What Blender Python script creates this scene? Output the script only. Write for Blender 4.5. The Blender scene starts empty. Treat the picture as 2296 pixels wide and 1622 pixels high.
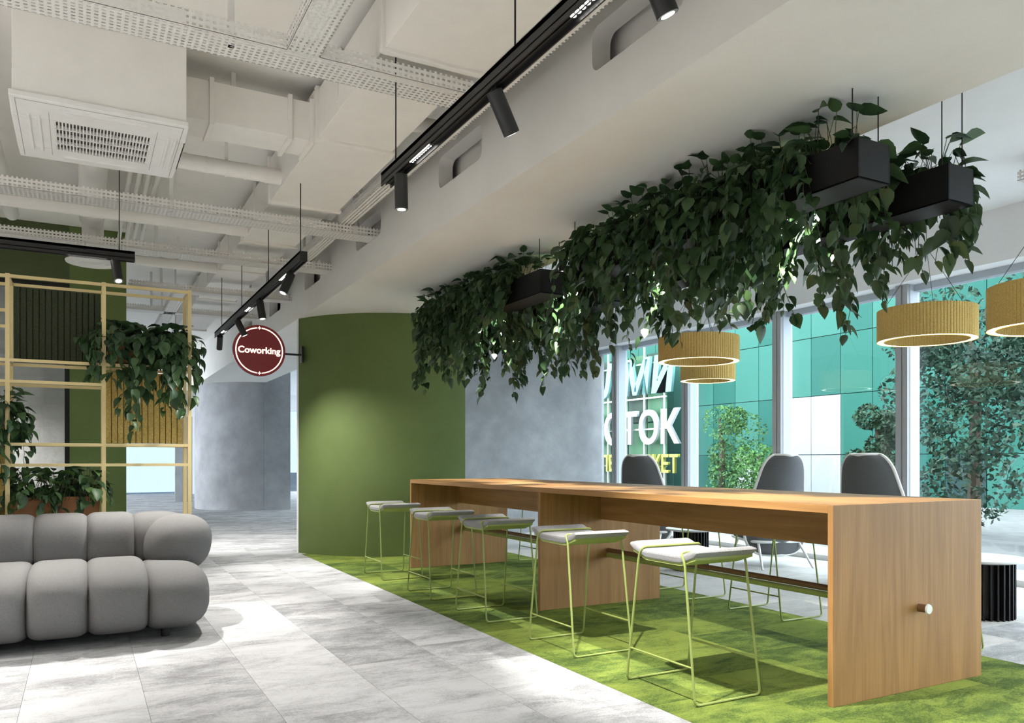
import bpy, bmesh, math, random
from mathutils import Vector, Matrix
random.seed(7)
SC = bpy.context.scene
COL = SC.collection
R = math.radians

# ------------------------------------------------------------------ camera, world, light, exposure
FPX, VPX, HZ = 1777.0, 183.0, 1030.0
YAW = math.atan((1148.0 - VPX) / FPX)
cam_d = bpy.data.cameras.new('camera')
cam_d.sensor_width = 36.0
cam_d.lens = 36.0 * FPX / 2296.0
cam_d.shift_y = (HZ - 811.0) / 2296.0
cam_d.clip_end = 300
cam = bpy.data.objects.new('camera', cam_d)
cam.location = (0, 0, 1.2)
cam.rotation_euler = (R(90), 0, -YAW)
COL.objects.link(cam)
SC.camera = cam

w = bpy.data.worlds.new('world'); SC.world = w; w.use_nodes = True
bg = w.node_tree.nodes['Background']
bg.inputs[0].default_value = (0.84, 0.92, 1.0, 1)
bg.inputs[1].default_value = 8.0

SC.view_settings.view_transform = 'Standard'
SC.view_settings.look = 'None'
SC.view_settings.gamma = 1.0
SC.view_settings.use_curve_mapping = False
SC.view_settings.exposure = 0.44
SC.cycles.transparent_max_bounces = 16

SPOT_W = 260.0        # watt of one track spot
LED_E = 14.0         # emission of the led dots
RING_E = 5.0         # emission of the pendant rings

# ------------------------------------------------------------------ helpers
def world_origin(o):
    v = Vector((0, 0, 0))
    while o is not None:
        v += o.location; o = o.parent
    return v

def tag(o, label=None, cat=None, group=None, kind=None):
    if label: o['label'] = label
    if cat: o['category'] = cat
    if group: o['group'] = group
    if kind: o['kind'] = kind
    return o

def thing(name, label, cat, loc=(0, 0, 0), group=None, kind=None):
    o = bpy.data.objects.new(name, None)
    o.empty_display_size = 0.1
    COL.objects.link(o); o.location = loc
    return tag(o, label, cat, group, kind)

class MB:
    def __init__(s): s.v = []; s.f = []
    def add(s, vs, fs):
        n = len(s.v); s.v += [tuple(p) for p in vs]; s.f += [tuple(i + n for i in f) for f in fs]; return s
    def box(s, x0, x1, y0, y1, z0, z1):
        return s.add([(x0,y0,z0),(x1,y0,z0),(x1,y1,z0),(x0,y1,z0),(x0,y0,z1),(x1,y0,z1),(x1,y1,z1),(x0,y1,z1)],
                     [(3,2,1,0),(4,5,6,7),(0,1,5,4),(1,2,6,5),(2,3,7,6),(3,0,4,7)])
    def tube(s, pts, r, n=8, caps=True, closed=False):
        pts = [Vector(p) for p in pts]; m = len(pts)
        rr = r if isinstance(r, (list, tuple)) else [r] * m
        base = len(s.v); prev = None
        for i, p in enumerate(pts):
            if closed: t = pts[(i + 1) % m] - pts[i - 1]
            else: t = pts[min(i + 1, m - 1)] - pts[max(i - 1, 0)]
            t = t.normalized()
            if prev is None:
                a = Vector((0, 0, 1)) if abs(t.z) < 0.9 else Vector((1, 0, 0))
                u = t.cross(a).normalized()
            else:
                u = (prev - t * prev.dot(t)).normalized()
            prev = u; b = t.cross(u)
            for k in range(n):
                a = 2 * math.pi * k / n
                s.v.append(tuple(p + (u * math.cos(a) + b * math.sin(a)) * rr[i]))
        for i in range(m if closed else m - 1):
            j = (i + 1) % m
            for k in range(n):
                k2 = (k + 1) % n
                s.f.append((base + i*n + k, base + i*n + k2, base + j*n + k2, base + j*n + k))
        if caps and not closed:
            s.f.append(tuple(base + k for k in range(n))[::-1])
            s.f.append(tuple(base + (m-1)*n + k for k in range(n)))
        return s
    def lathe(s, prof, c=(0, 0, 0), n=32, closed_prof=False):
        base = len(s.v); m = len(prof)
        for (r, z) in prof:
            for k in range(n):
                a = 2 * math.pi * k / n
                s.v.append((c[0] + r * math.cos(a), c[1] + r * math.sin(a), c[2] + z))
        for i in range(m if closed_prof else m - 1):
            j = (i + 1) % m
            for k in range(n):
                k2 = (k + 1) % n
                s.f.append((base + i*n + k, base + i*n + k2, base + j*n + k2, base + j*n + k))
        if not closed_prof:
            if prof[0][0] > 1e-4: s.f.append(tuple(base + k for k in range(n))[::-1])
            if prof[-1][0] > 1e-4: s.f.append(tuple(base + (m-1)*n + k for k in range(n)))
        return s
    def grid(s, fn, nu, nv, wrap_u=False):
        base = len(s.v)
        for j in range(nv):
            for i in range(nu):
                s.v.append(tuple(fn(i, j)))
        for j in range(nv - 1):
            for i in range(nu if wrap_u else nu - 1):
                i2 = (i + 1) % nu
                s.f.append((base + j*nu + i, base + j*nu + i2, base + (j+1)*nu + i2, base + (j+1)*nu + i))
        return s
    def mesh(s, name, mat, off=Vector((0,0,0)), smooth=False, recalc=True):
        me = bpy.data.meshes.new(name)
        me.from_pydata([(a - off.x, b - off.y, c - off.z) for a, b, c in s.v], [], s.f)
        if recalc:
            bm = bmesh.new(); bm.from_mesh(me)
            bmesh.ops.remove_doubles(bm, verts=bm.verts, dist=1e-6)
            bmesh.ops.recalc_face_normals(bm, faces=bm.faces); bm.to_mesh(me); bm.free()
        if mat: me.materials.append(mat)
        if smooth:
            me.polygons.foreach_set('use_smooth', [True] * len(me.polygons))
            try: me.set_sharp_from_angle(angle=R(40))
            except Exception: pass
        return me
    def build(s, name, mat, parent=None, smooth=False, bevel=0, recalc=True):
        off = world_origin(parent)
        o = bpy.data.objects.new(name, s.mesh(name, mat, off, smooth, recalc))
        COL.objects.link(o); o.parent = parent
        if bevel:
            m = o.modifiers.new('bevel', 'BEVEL'); m.width = bevel; m.segments = 2; m.limit_method = 'ANGLE'
        return o

def box(name, b, mat, parent=None, bevel=0):
    return MB().box(*b).build(name, mat, parent, bevel=bevel)

def copy_tree(o, parent=None):
    c = o.copy(); COL.objects.link(c); c.parent = parent
    for ch in list(o.children): copy_tree(ch, c)
    return c

def arc_pts(pts, rad, n=5):
    """polyline with rounded corners"""
    out = [Vector(pts[0])]
    for i in range(1, len(pts) - 1):
        a, b, c = Vector(pts[i-1]), Vector(pts[i]), Vector(pts[i+1])
        d1 = (a - b).normalized(); d2 = (c - b).normalized()
        r1 = min(rad, (a-b).length * .45); r2 = min(rad, (c-b).length * .45)
        for k in range(n + 1):
            t = k / n
            out.append((1-t)**2 * (b + d1*r1) + 2*t*(1-t) * b + t*t * (b + d2*r2))
    out.append(Vector(pts[-1]))
    return out

# ------------------------------------------------------------------ materials
def mat(name, col=(.8,.8,.8), rough=.6, metal=0, spec=.4):
    m = bpy.data.materials.new(name); m.use_nodes = True
    b = m.node_tree.nodes['Principled BSDF']
    b.inputs['Base Color'].default_value = (*col, 1); b.inputs['Roughness'].default_value = rough
    b.inputs['Metallic'].default_value = metal; b.inputs['Specular IOR Level'].default_value = spec
    return m
def NT(m): return m.node_tree.nodes, m.node_tree.links, m.node_tree.nodes['Principled BSDF']
def noise_col(m, c1, c2, scale=5, detail=4, sc=(1,1,1), lo=.35, hi=.65, coord='Object', rnd=False, bump=0, bscale=None, dist=.01):
    N, L, B = NT(m)
    tc = N.new('ShaderNodeTexCoord'); mp = N.new('ShaderNodeMapping'); mp.inputs['Scale'].default_value = sc
    L.new(tc.outputs[coord], mp.inputs['Vector'])
    if rnd:
        oi = N.new('ShaderNodeObjectInfo'); cb = N.new('ShaderNodeCombineXYZ'); ml = N.new('ShaderNodeMath'); ml.operation = 'MULTIPLY'
        ml.inputs[1].default_value = 37.0; L.new(oi.outputs['Random'], ml.inputs[0])
        for i in range(3): L.new(ml.outputs[0], cb.inputs[i])
        L.new(cb.outputs[0], mp.inputs['Location'])
    nz = N.new('ShaderNodeTexNoise'); nz.inputs['Scale'].default_value = scale; nz.inputs['Detail'].default_value = detail
    nz.inputs['Roughness'].default_value = .65
    L.new(mp.outputs[0], nz.inputs['Vector'])
    cr = N.new('ShaderNodeValToRGB'); cr.color_ramp.elements[0].position = lo; cr.color_ramp.elements[1].position = hi
    cr.color_ramp.elements[0].color = (*c1, 1); cr.color_ramp.elements[1].color = (*c2, 1)
    L.new(nz.outputs['Fac'], cr.inputs[0]); L.new(cr.outputs[0], B.inputs['Base Color'])
    if bump:
        n2 = N.new('ShaderNodeTexNoise'); n2.inputs['Scale'].default_value = bscale or scale * 8; n2.inputs['Detail'].default_value = 3
        L.new(tc.outputs[coord], n2.inputs['Vector'])
        bp = N.new('ShaderNodeBump'); bp.inputs['Strength'].default_value = bump; bp.inputs['Distance'].default_value = dist
        L.new(n2.outputs['Fac'], bp.inputs['Height']); L.new(bp.outputs[0], B.inputs['Normal'])
    return m
def emis(name, col, e):
    m = mat(name, col); N, L, B = NT(m)
    B.inputs['Emission Color'].default_value = (*col, 1); B.inputs['Emission Strength'].default_value = e
    return m

M = {}
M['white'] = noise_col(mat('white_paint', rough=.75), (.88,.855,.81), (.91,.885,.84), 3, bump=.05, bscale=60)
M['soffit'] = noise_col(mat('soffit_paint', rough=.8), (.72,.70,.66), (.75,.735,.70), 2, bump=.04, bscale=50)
M['white_cool'] = noise_col(mat('cool_white_paint', rough=.8), (.84,.85,.87), (.88,.89,.91), 2)
M['white_metal'] = noise_col(mat('white_enamel', rough=.4), (.76,.745,.72), (.80,.785,.76), 8)
M['duct'] = noise_col(mat('painted_duct', rough=.55), (.80,.77,.725), (.84,.81,.765), 4)
M['frame'] = mat('window_frame_grey', (.42,.43,.45), .45)
M['frame_light'] = mat('window_frame_light', (.46,.51,.58), .5)
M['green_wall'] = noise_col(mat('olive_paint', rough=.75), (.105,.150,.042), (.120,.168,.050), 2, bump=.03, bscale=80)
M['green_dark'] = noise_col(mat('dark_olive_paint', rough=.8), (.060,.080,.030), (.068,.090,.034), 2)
M['concrete'] = noise_col(mat('concrete_plaster', rough=.8), (.24,.245,.255), (.40,.405,.42), 1.6, 9, lo=.3, hi=.72, bump=.25, bscale=26)
M['concrete_warm'] = noise_col(mat('concrete_warm', rough=.8), (.36,.34,.335), (.46,.44,.43), 2.4, 9, bump=.5, bscale=12)
M['black'] = mat('black_metal', (.012,.012,.012), .45, 0, .4)
M['black_gloss'] = mat('black_enamel', (.010,.010,.011), .35)
M['planter'] = noise_col(mat('planter_black_steel', rough=.5, spec=.25), (.005,.005,.0055), (.008,.008,.008), 6)
M['soil'] = noise_col(mat('soil', rough=.95), (.02,.014,.009), (.05,.035,.02), 40)
M['cable'] = mat('steel_cable', (.03,.03,.03), .5, .6)
M['stool_frame'] = mat('lime_powder_coat', (.30,.36,.105), .42)
M['divider'] = noise_col(mat('sand_powder_coat', rough=.5), (.66,.52,.25), (.70,.56,.285), 3)
M['terracotta'] = noise_col(mat('terracotta', rough=.8), (.42,.19,.09), (.50,.235,.115), 5, bump=.1)
M['felt_dark'] = noise_col(mat('dark_green_felt', rough=.95), (.024,.030,.016), (.055,.066,.034), 90, 3, bump=.4, bscale=200, dist=.003)
M['felt_yellow'] = noise_col(mat('mustard_felt', rough=.95), (.40,.27,.065), (.60,.44,.15), 110, 3, bump=.4, bscale=200, dist=.003)
M['felt_lamp'] = noise_col(mat('ochre_felt', rough=.95), (.52,.35,.105), (.70,.51,.19), 120, 3, bump=.3, bscale=200, dist=.003)
M['sofa'] = noise_col(mat('grey_wool', rough=.95, spec=.1), (.150,.148,.147), (.185,.183,.181), 160, 3, bump=.35, bscale=350, dist=.002)
M['stool_fabric'] = noise_col(mat('pale_grey_boucle', rough=.95, spec=.1), (.25,.25,.255), (.36,.36,.365), 170, 3, bump=.5, bscale=300, dist=.003)
M['chair_grey'] = noise_col(mat('charcoal_grey_fabric', rough=.9, spec=.15), (.115,.118,.125), (.14,.143,.15), 120, 3)
M['led'] = emis('led_white', (1,.97,.92), LED_E)
M['ring'] = emis('ring_light', (1,.93,.80), RING_E)
M['lens'] = emis('spot_lens', (1,.96,.90), 6.0)
M['chrome'] = mat('pale_aluminium', (.7,.7,.7), .3, .8)
M['cap'] = mat('white_cap', (.8,.8,.79), .35)
M['stem'] = mat('plant_stem', (.055,.070,.025), .7)

# oak veneer, grain along the given axis
def wood(name, axis):
    m = mat(name, rough=.5, spec=.3); N, L, B = NT(m)
    tc = N.new('ShaderNodeTexCoord'); mp = N.new('ShaderNodeMapping')
    s = [14, 14, 14]; s[axis] = .9; mp.inputs['Scale'].default_value = s
    L.new(tc.outputs['Object'], mp.inputs['Vector'])
    n1 = N.new('ShaderNodeTexNoise'); n1.inputs['Scale'].default_value = 1.0; n1.inputs['Detail'].default_value = 8; n1.inputs['Distortion'].default_value = 1.1
    L.new(mp.outputs[0], n1.inputs['Vector'])
    mp2 = N.new('ShaderNodeMapping'); s2 = [90, 90, 90]; s2[axis] = 3; mp2.inputs['Scale'].default_value = s2
    L.new(tc.outputs['Object'], mp2.inputs['Vector'])
    n2 = N.new('ShaderNodeTexNoise'); n2.inputs['Scale'].default_value = 1.0; n2.inputs['Detail'].default_value = 3
    L.new(mp2.outputs[0], n2.inputs['Vector'])
    mx = N.new('ShaderNodeMath'); mx.operation = 'MULTIPLY_ADD'; mx.inputs[1].default_value = .45
    L.new(n2.outputs['Fac'], mx.inputs[0]); L.new(n1.outputs['Fac'], mx.inputs[2])
    cr = N.new('ShaderNodeValToRGB')
    cr.color_ramp.elements[0].position = .48; cr.color_ramp.elements[0].color = (.262,.132,.044,1)
    cr.color_ramp.elements[1].position = .95; cr.color_ramp.elements[1].color = (.400,.215,.076,1)
    L.new(mx.outputs[0], cr.inputs[0]); L.new(cr.outputs[0], B.inputs['Base Color'])
    bp = N.new('ShaderNodeBump'); bp.inputs['Strength'].default_value = .08; bp.inputs['Distance'].default_value = .004
    L.new(n2.outputs['Fac'], bp.inputs['Height']); L.new(bp.outputs[0], B.inputs['Normal'])
    return m
M['wood_y'] = wood('oak_veneer_long', 1)
M['wood_z'] = wood('oak_veneer_upright', 2)
M['wood_rail'] = mat('dark_oak_rail', (.16,.085,.04), .45)

# woven carpet tile, streaks along X, each tile its own cut of the pattern
def carpet(name, dark, mid, light, tone=.35):
    m = mat(name, rough=.95, spec=.08); N, L, B = NT(m)
    tc = N.new('ShaderNodeTexCoord'); oi = N.new('ShaderNodeObjectInfo')
    ml = N.new('ShaderNodeMath'); ml.operation = 'MULTIPLY'; ml.inputs[1].default_value = 61.0; L.new(oi.outputs['Random'], ml.inputs[0])
    cb = N.new('ShaderNodeCombineXYZ')
    for i in range(3): L.new(ml.outputs[0], cb.inputs[i])
    def nz(sc, scale, det, ro=.7, dist=0):
        mp = N.new('ShaderNodeMapping'); mp.inputs['Scale'].default_value = sc
        L.new(tc.outputs['Object'], mp.inputs['Vector']); L.new(cb.outputs[0], mp.inputs['Location'])
        n = N.new('ShaderNodeTexNoise'); n.inputs['Scale'].default_value = scale; n.inputs['Detail'].default_value = det
        n.inputs['Roughness'].default_value = ro; n.inputs['Distortion'].default_value = dist
        L.new(mp.outputs[0], n.inputs['Vector']); return n
    a = nz((1.0, 1.8, 1), 2.1, 15, .78, .35)
    f = nz((34, 90, 1), 2.2, 4, .8)
    s1 = N.new('ShaderNodeMath'); s1.operation = 'MULTIPLY_ADD'; s1.inputs[1].default_value = .55
    L.new(f.outputs['Fac'], s1.inputs[0]); L.new(a.outputs['Fac'], s1.inputs[2])
    wn = N.new('ShaderNodeTexWhiteNoise'); wn.noise_dimensions = '1D'; L.new(ml.outputs[0], wn.inputs['W'])
    s2 = N.new('ShaderNodeMath'); s2.operation = 'MULTIPLY_ADD'; s2.inputs[1].default_value = tone
    L.new(wn.outputs['Value'], s2.inputs[0]); L.new(s1.outputs[0], s2.inputs[2])
    cr = N.new('ShaderNodeValToRGB'); e = cr.color_ramp.elements
    lerp = lambda t: tuple(dark[i] + (mid[i] - dark[i]) * t for i in range(3)) + (1,) if t <= 1 else tuple(mid[i] + (light[i] - mid[i]) * (t - 1) for i in range(3)) + (1,)
    e[0].position = .62; e[0].color = lerp(0); e[1].position = .998; e[1].color = lerp(2)
    for p_, t_ in ((.70, .35), (.735, .85), (.80, 1.0), (.83, 1.45), (.90, 1.6), (.925, 1.88)):
        x = e.new(p_); x.color = lerp(t_)
    L.new(s2.outputs[0], cr.inputs[0]); L.new(cr.outputs[0], B.inputs['Base Color'])
    n2 = N.new('ShaderNodeTexNoise'); n2.inputs['Scale'].default_value = 260; L.new(tc.outputs['Object'], n2.inputs['Vector'])
    bp = N.new('ShaderNodeBump'); bp.inputs['Strength'].default_value = .35; bp.inputs['Distance'].default_value = .004
    L.new(n2.outputs['Fac'], bp.inputs['Height']); L.new(bp.outputs[0], B.inputs['Normal'])
    return m
M['carpet_grey'] = carpet('grey_carpet', (.215,.217,.222), (.345,.348,.356), (.57,.574,.586), .17)
M['carpet_green'] = carpet('green_carpet', (.034,.060,.018), (.074,.115,.027), (.215,.275,.055), .16)
M['carpet_warm'] = carpet('warm_grey_carpet', (.40,.39,.38), (.50,.49,.475), (.62,.605,.59), .14)

def perforated(name, axis, pitch=.032, pv=.03):
    """white steel sheet with rows of real see-through slots"""
    m = mat(name, (.76,.735,.70), .5); N, L, B = NT(m)
    tc = N.new('ShaderNodeTexCoord'); sp = N.new('ShaderNodeSeparateXYZ'); L.new(tc.outputs['Object'], sp.inputs[0])
    def fr(sock, p, lo, hi):
        d = N.new('ShaderNodeMath'); d.operation = 'DIVIDE'; d.inputs[1].default_value = p; L.new(sock, d.inputs[0])
        f = N.new('ShaderNodeMath'); f.operation = 'FRACT'; L.new(d.outputs[0], f.inputs[0])
        g = N.new('ShaderNodeMath'); g.operation = 'GREATER_THAN'; g.inputs[1].default_value = lo; L.new(f.outputs[0], g.inputs[0])
        l = N.new('ShaderNodeMath'); l.operation = 'LESS_THAN'; l.inputs[1].default_value = hi; L.new(f.outputs[0], l.inputs[0])
        q = N.new('ShaderNodeMath'); q.operation = 'MULTIPLY'; L.new(g.outputs[0], q.inputs[0]); L.new(l.outputs[0], q.inputs[1]); return q
    oth = N.new('ShaderNodeMath'); oth.operation = 'ADD'; L.new(sp.outputs[1 - axis], oth.inputs[0]); L.new(sp.outputs[2], oth.inputs[1])
    a = fr(sp.outputs[axis], pitch, .25, .80); b = fr(oth.outputs[0], pv, .28, .72)
    q = N.new('ShaderNodeMath'); q.operation = 'MULTIPLY'; L.new(a.outputs[0], q.inputs[0]); L.new(b.outputs[0], q.inputs[1])
    iv = N.new('ShaderNodeMath'); iv.operation = 'SUBTRACT'; iv.inputs[0].default_value = 1; L.new(q.outputs[0], iv.inputs[1])
    L.new(iv.outputs[0], B.inputs['Alpha'])
    return m
M['perf_x'] = perforated('perforated_tray_x', 0)
M['perf_y'] = perforated('perforated_tray_y', 1)

def glass(name, tint=(.93,.97,.97), k=1.0):
    m = bpy.data.materials.new(name); m.use_nodes = True; N = m.node_tree.nodes; L = m.node_tree.links
    N.remove(N['Principled BSDF']); out = N['Material Output']
    tr = N.new('ShaderNodeBsdfTransparent'); tr.inputs[0].default_value = (*tint, 1)
    gl = N.new('ShaderNodeBsdfGlossy'); gl.inputs['Roughness'].default_value = .0
    fr = N.new('ShaderNodeFresnel')
    ge = N.new('ShaderNodeNewGeometry'); mi = N.new('ShaderNodeMix'); mi.inputs[2].default_value = 1.45; mi.inputs[3].default_value = 1 / 1.45
    L.new(ge.outputs['Backfacing'], mi.inputs[0]); L.new(mi.outputs[0], fr.inputs['IOR'])
    mx = N.new('ShaderNodeMixShader'); L.new(fr.outputs[0], mx.inputs[0]); L.new(tr.outputs[0], mx.inputs[1]); L.new(gl.outputs[0], mx.inputs[2])
    L.new(mx.outputs[0], out.inputs[0]); return m
M['glass'] = glass('clear_glass')

def leaf_mat(name, c1, c2):
    m = mat(name, rough=.42, spec=.45); N, L, B = NT(m)
    oi = N.new('ShaderNodeObjectInfo'); cr = N.new('ShaderNodeValToRGB')
    cr.color_ramp.elements[0].color = (*c1, 1); cr.color_ramp.elements[1].color = (*c2, 1)
    L.new(oi.outputs['Random'], cr.inputs[0]); L.new(cr.outputs[0], B.inputs['Base Color'])
    tl = N.new('ShaderNodeBsdfTranslucent'); L.new(cr.outputs[0], tl.inputs[0])
    mx = N.new('ShaderNodeMixShader'); mx.inputs[0].default_value = .22
    L.new(B.outputs[0], mx.inputs[1]); L.new(tl.outputs[0], mx.inputs[2]); L.new(mx.outputs[0], N['Material Output'].inputs[0])
    return m
M['leaf'] = leaf_mat('vine_leaf', (.022,.052,.024), (.062,.118,.042))
M['leaf_shelf'] = leaf_mat('shelf_leaf', (.025,.060,.028), (.075,.150,.055))
M['leaf_fresh'] = leaf_mat('fresh_leaf', (.06,.14,.035), (.16,.28,.08))

# ------------------------------------------------------------------ structure: floor
TX = .54
GX0, GX1 = 2.44, 4.83
floor = box('floor', (-7, 9.0, -3.2, 31.5, -.2, -.012), M['carpet_grey'])
tag(floor, 'grey mottled carpet tile floor running down the corridor', 'floor', kind='structure')
# children: carpet tiles with their own edges, sharing mesh data
def tile_mesh(name, wx, wy, m):
    return MB().box(0.0008, wx - .0008, 0.0008, wy - .0008, -.0119, 0).mesh(name, m)
tiles = []
tm = {}
def lay(x0, x1, y0, y1, m, nx, ny, stag=True):
    wx = (x1 - x0) / nx; wy = (y1 - y0) / ny
    k = (round(wx, 4), round(wy, 4), m.name)
    if k not in tm: tm[k] = tile_mesh('carpet_tile', wx, wy, m)
    for i in range(nx):
        for j in range(ny):
            o = bpy.data.objects.new('carpet_tile', tm[k]); COL.objects.link(o); o.parent = floor
            o.location = (x0 + i * wx, y0 + (j + .5 * (i % 2)) * wy, 0); tiles.append(o)   # every second column shifted by half a tile
lay(GX0 - 9 * TX, GX0, 2.6, 2.6 + 15 * TX, M['carpet_grey'], 9, 15)          # 135 tiles
lay(GX0, GX1, .9, .9 + 17 * TX, M['carpet_green'], 4, 17)                     # 68 tiles
lay(GX1, 7.85, 3.0, 3.0 + 12 * .69, M['carpet_warm'], 5, 12)                  # 60 tiles
rest = MB()
for b in ((-7, GX0 - 9*TX, -3.2, 10.7), (GX0 - 9*TX, GX0, -3.2, 2.88), (-7, 9, 11.28, 31.5), (GX0, GX1, -3.2, .9),
          (GX1, 8.2, -3.2, 3.36), (7.85, 8.2, 3.0, 11.28), (GX0, GX1, 10.08, 11.28), (-7, GX0, 10.7, 11.28)):
    rest.box(*b, -.0119, -.0002)
MB().box(GX0, GX1, .88, 1.2, -.0119, -.0004).build('carpet_strip', M['carpet_green'], floor)
rest.build('carpet_field', M['carpet_grey'], floor)['kind'] = 'stuff'

# ------------------------------------------------------------------ structure: ceiling, soffit beam with slots
SLAB = 3.85; SOF = 3.0; SX0, SX1 = 2.44, 3.80; RC = 3.58
tag(box('ceiling', (-7, SX1, -3.2, 31.5, SLAB, SLAB + .2), M['white']), 'white painted concrete ceiling slab above the ducts', 'ceiling', kind='structure')
tag(box('ceiling_window_side', (SX1 - .02, 8.3, -3.2, 31.5, RC, RC + .4), M['white_cool']), 'smooth pale ceiling along the windows', 'ceiling', kind='structure')
sof = thing('ceiling_soffit', 'long white dropped soffit with rounded slots in its side face', 'soffit', (SX0, 2, SOF), kind='structure')
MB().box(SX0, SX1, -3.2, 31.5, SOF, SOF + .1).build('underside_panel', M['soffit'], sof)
MB().box(SX1 - .06, SX1, -3.2, 31.5, SOF + .1, RC).build('end_panel', M['white_cool'], sof)
MB().box(SX0 + .19, SX0 + .21, -3.2, 31.5, SOF + .1, SLAB).build('inner_panel', M['white'], sof)
# side face as a filled curve with rounded holes
def side_face():
    cu = bpy.data.curves.new('side', 'CURVE'); cu.dimensions = '2D'; cu.fill_mode = 'BOTH'; cu.extrude = .06
    def spl(pts):
        s = cu.splines.new('POLY'); s.points.add(len(pts) - 1); s.use_cyclic_u = True
        for p, q in zip(s.points, pts): p.co = (q[0], q[1], 0, 1)
    spl([(-3.2, SOF + .1), (31.5, SOF + .1), (31.5, SLAB), (-3.2, SLAB)])
    for k in range(-2, 5):
        y0 = 4.93 + 2.11 * k; y1 = y0 + .76; z0, z1 = 3.295, 3.535; r = .06
        pts = []
        for cx, cz, a0 in ((y1 - r, z0 + r, -90), (y1 - r, z1 - r, 0), (y0 + r, z1 - r, 90), (y0 + r, z0 + r, 180)):
            for i in range(7):
                a = R(a0 + 15 * i); pts.append((cx + r * math.cos(a), cz + r * math.sin(a)))
        spl(pts)
    o = bpy.data.objects.new('tmp', cu); COL.objects.link(o)
    dg = bpy.context.evaluated_depsgraph_get(); me = bpy.data.meshes.new_from_object(o.evaluated_get(dg))
    bpy.data.objects.remove(o)
    me.transform(Matrix(((0,0,1,SX0 + .06 - sof.location.x),(1,0,0,-sof.location.y),(0,1,0,-sof.location.z),(0,0,0,1))))
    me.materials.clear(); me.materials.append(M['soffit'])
    f = bpy.data.objects.new('side_panel', me); COL.objects.link(f); f.parent = sof
side_face()

# ------------------------------------------------------------------ structure: walls
tag(box('wall_left', (-7.1, -7, -3.2, 12.5, 0, SLAB), M['white']), 'plain white wall on the far side of the lounge', 'wall', kind='structure')
tag(box('wall_rear', (-7, 8.3, -3.3, -3.2, 0, SLAB), M['white']), 'plain white wall behind the lounge', 'wall', kind='structure')
# green plastered wall and the glazed meeting room beside it
GY = 10.3
wg = thing('wall_far_left', 'dark olive painted wall above and beside the meeting room glass', 'wall', (0, GY, 0), kind='structure')
MB().box(-.12, .46, GY, GY + .25, 0, SLAB).build('wall_pier', M['green_wall'], wg)
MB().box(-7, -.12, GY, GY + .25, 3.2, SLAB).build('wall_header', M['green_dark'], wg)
tag(box('wall_meeting_room', (-7, -.0, 12.4, 12.5, 0, SLAB), M['concrete_warm']), 'warm grey textured concrete wall behind the glass partition', 'wall', kind='structure')
tag(box('wall_meeting_side', (.21, .46, GY + .25, 12.5, 0, SLAB), M['white']), 'white return wall behind the olive pier', 'wall', kind='structure')
gp = thing('glass_partition', 'glass meeting room partition in a thin black frame', 'partition', (-1, GY + .1, 0), kind='structure')
for b in ((-6.9, -.12, GY + .06, GY + .14, 3.12, 3.2), (-.17, -.12, GY + .06, GY + .14, 0, 3.12), (-6.9, -.12, GY + .06, GY + .14, 0, .05)):
    MB().box(*b).build('frame_bar', M['black'], gp)
for x0, x1 in ((-2.6, -.17), (-5.0, -2.6)):
    MB().box(x0, x1, GY + .09, GY + .102, .05, 3.12).build('pane', M['glass'], gp)
# curved olive wall sheet
wc = thing('wall_curved', 'tall curved olive green partition wall with a pale end edge', 'wall', (3.3, 9.6, 0), kind='structure')
cc = Vector((4.0, 10.8)); rc = 1.655
a0 = math.atan2(10.23 - 10.8, 2.435 - 4.0); a1 = math.atan2(9.18 - 10.8, 4.30 - 4.0)
a0 += 2 * math.pi if a0 < 0 else 0; a1 += 2 * math.pi if a1 < 0 else 0
def arcwall(r0, r1, A0, A1, z0, z1, n=40, c=cc):
    mb = MB(); vs = []
    for i in range(n + 1):
        a = A0 + (A1 - A0) * i / n
        for r, z in ((r0, z0), (r1, z0), (r1, z1), (r0, z1)):
            vs.append((c.x + r * math.cos(a), c.y + r * math.sin(a), z))
    fs = []
    for i in range(n):
        for k in range(4):
            k2 = (k + 1) % 4; fs.append((4*i+k, 4*i+k2, 4*i+4+k2, 4*i+4+k))
    fs += [(3,2,1,0), (4*n, 4*n+1, 4*n+2, 4*n+3)]
    return mb.add(vs, fs)
arcwall(rc - .08, rc, a0, a1, 0, SOF).build('curved_sheet', M['green_wall'], wc, smooth=True)
arcwall(rc - .085, rc + .004, a0 - .022, a0, 0, SOF, n=2).build('end_edge', M['white_cool'], wc)
tag(box('wall_far_right', (3.2, 7.95, 11.3, 11.45, 0, RC), M['concrete']), 'mottled grey concrete wall meeting the windows', 'wall', kind='structure')
# far corridor: curved concrete wall, white pier, end wall with windows
wf = thing('wall_corridor', 'curved grey concrete wall standing far down the corridor', 'wall', (3.4, 19.2, 0), kind='structure')
c2 = Vector((3.95, 20.6)); 
arcwall(1.43, 1.53, math.pi * .93, math.pi * 1.46, 0, SOF, 30, c2).build('curved_sheet', M['concrete'], wf, smooth=True)
MB().box(3.76, 4.36, 19.06, 19.2, 0, RC).build('flat_sheet', M['concrete'], wf)
we = thing('wall_end', 'pale end wall with tall glazing at the end of the corridor', 'wall', (3, 30, 0), kind='structure')
for b in ((-7, -1.0, 30, 30.2, 0, SLAB), (-1.0, 8.3, 30, 30.2, 3.0, SLAB), (3.02, 3.9, 29.2, 30.2, 0, SLAB)):
    MB().box(*b).build('wall_panel', M['white_cool'], we)
M['glass_dimming'] = glass('sky_dimming_glass', (.30,.345,.385))  # tint added to tone down the bright sky behind the panes
for x in (-.78, 1.12, 4.02, 4.72, 6.42):
    MB().box(x, x + {-.78: 1.78, 1.12: 1.78, 4.02: .58, 4.72: 1.58, 6.42: 1.5}[x], 30.02, 30.03, 0, 3.0).build('pane', M['glass_dimming'], we)
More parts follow.
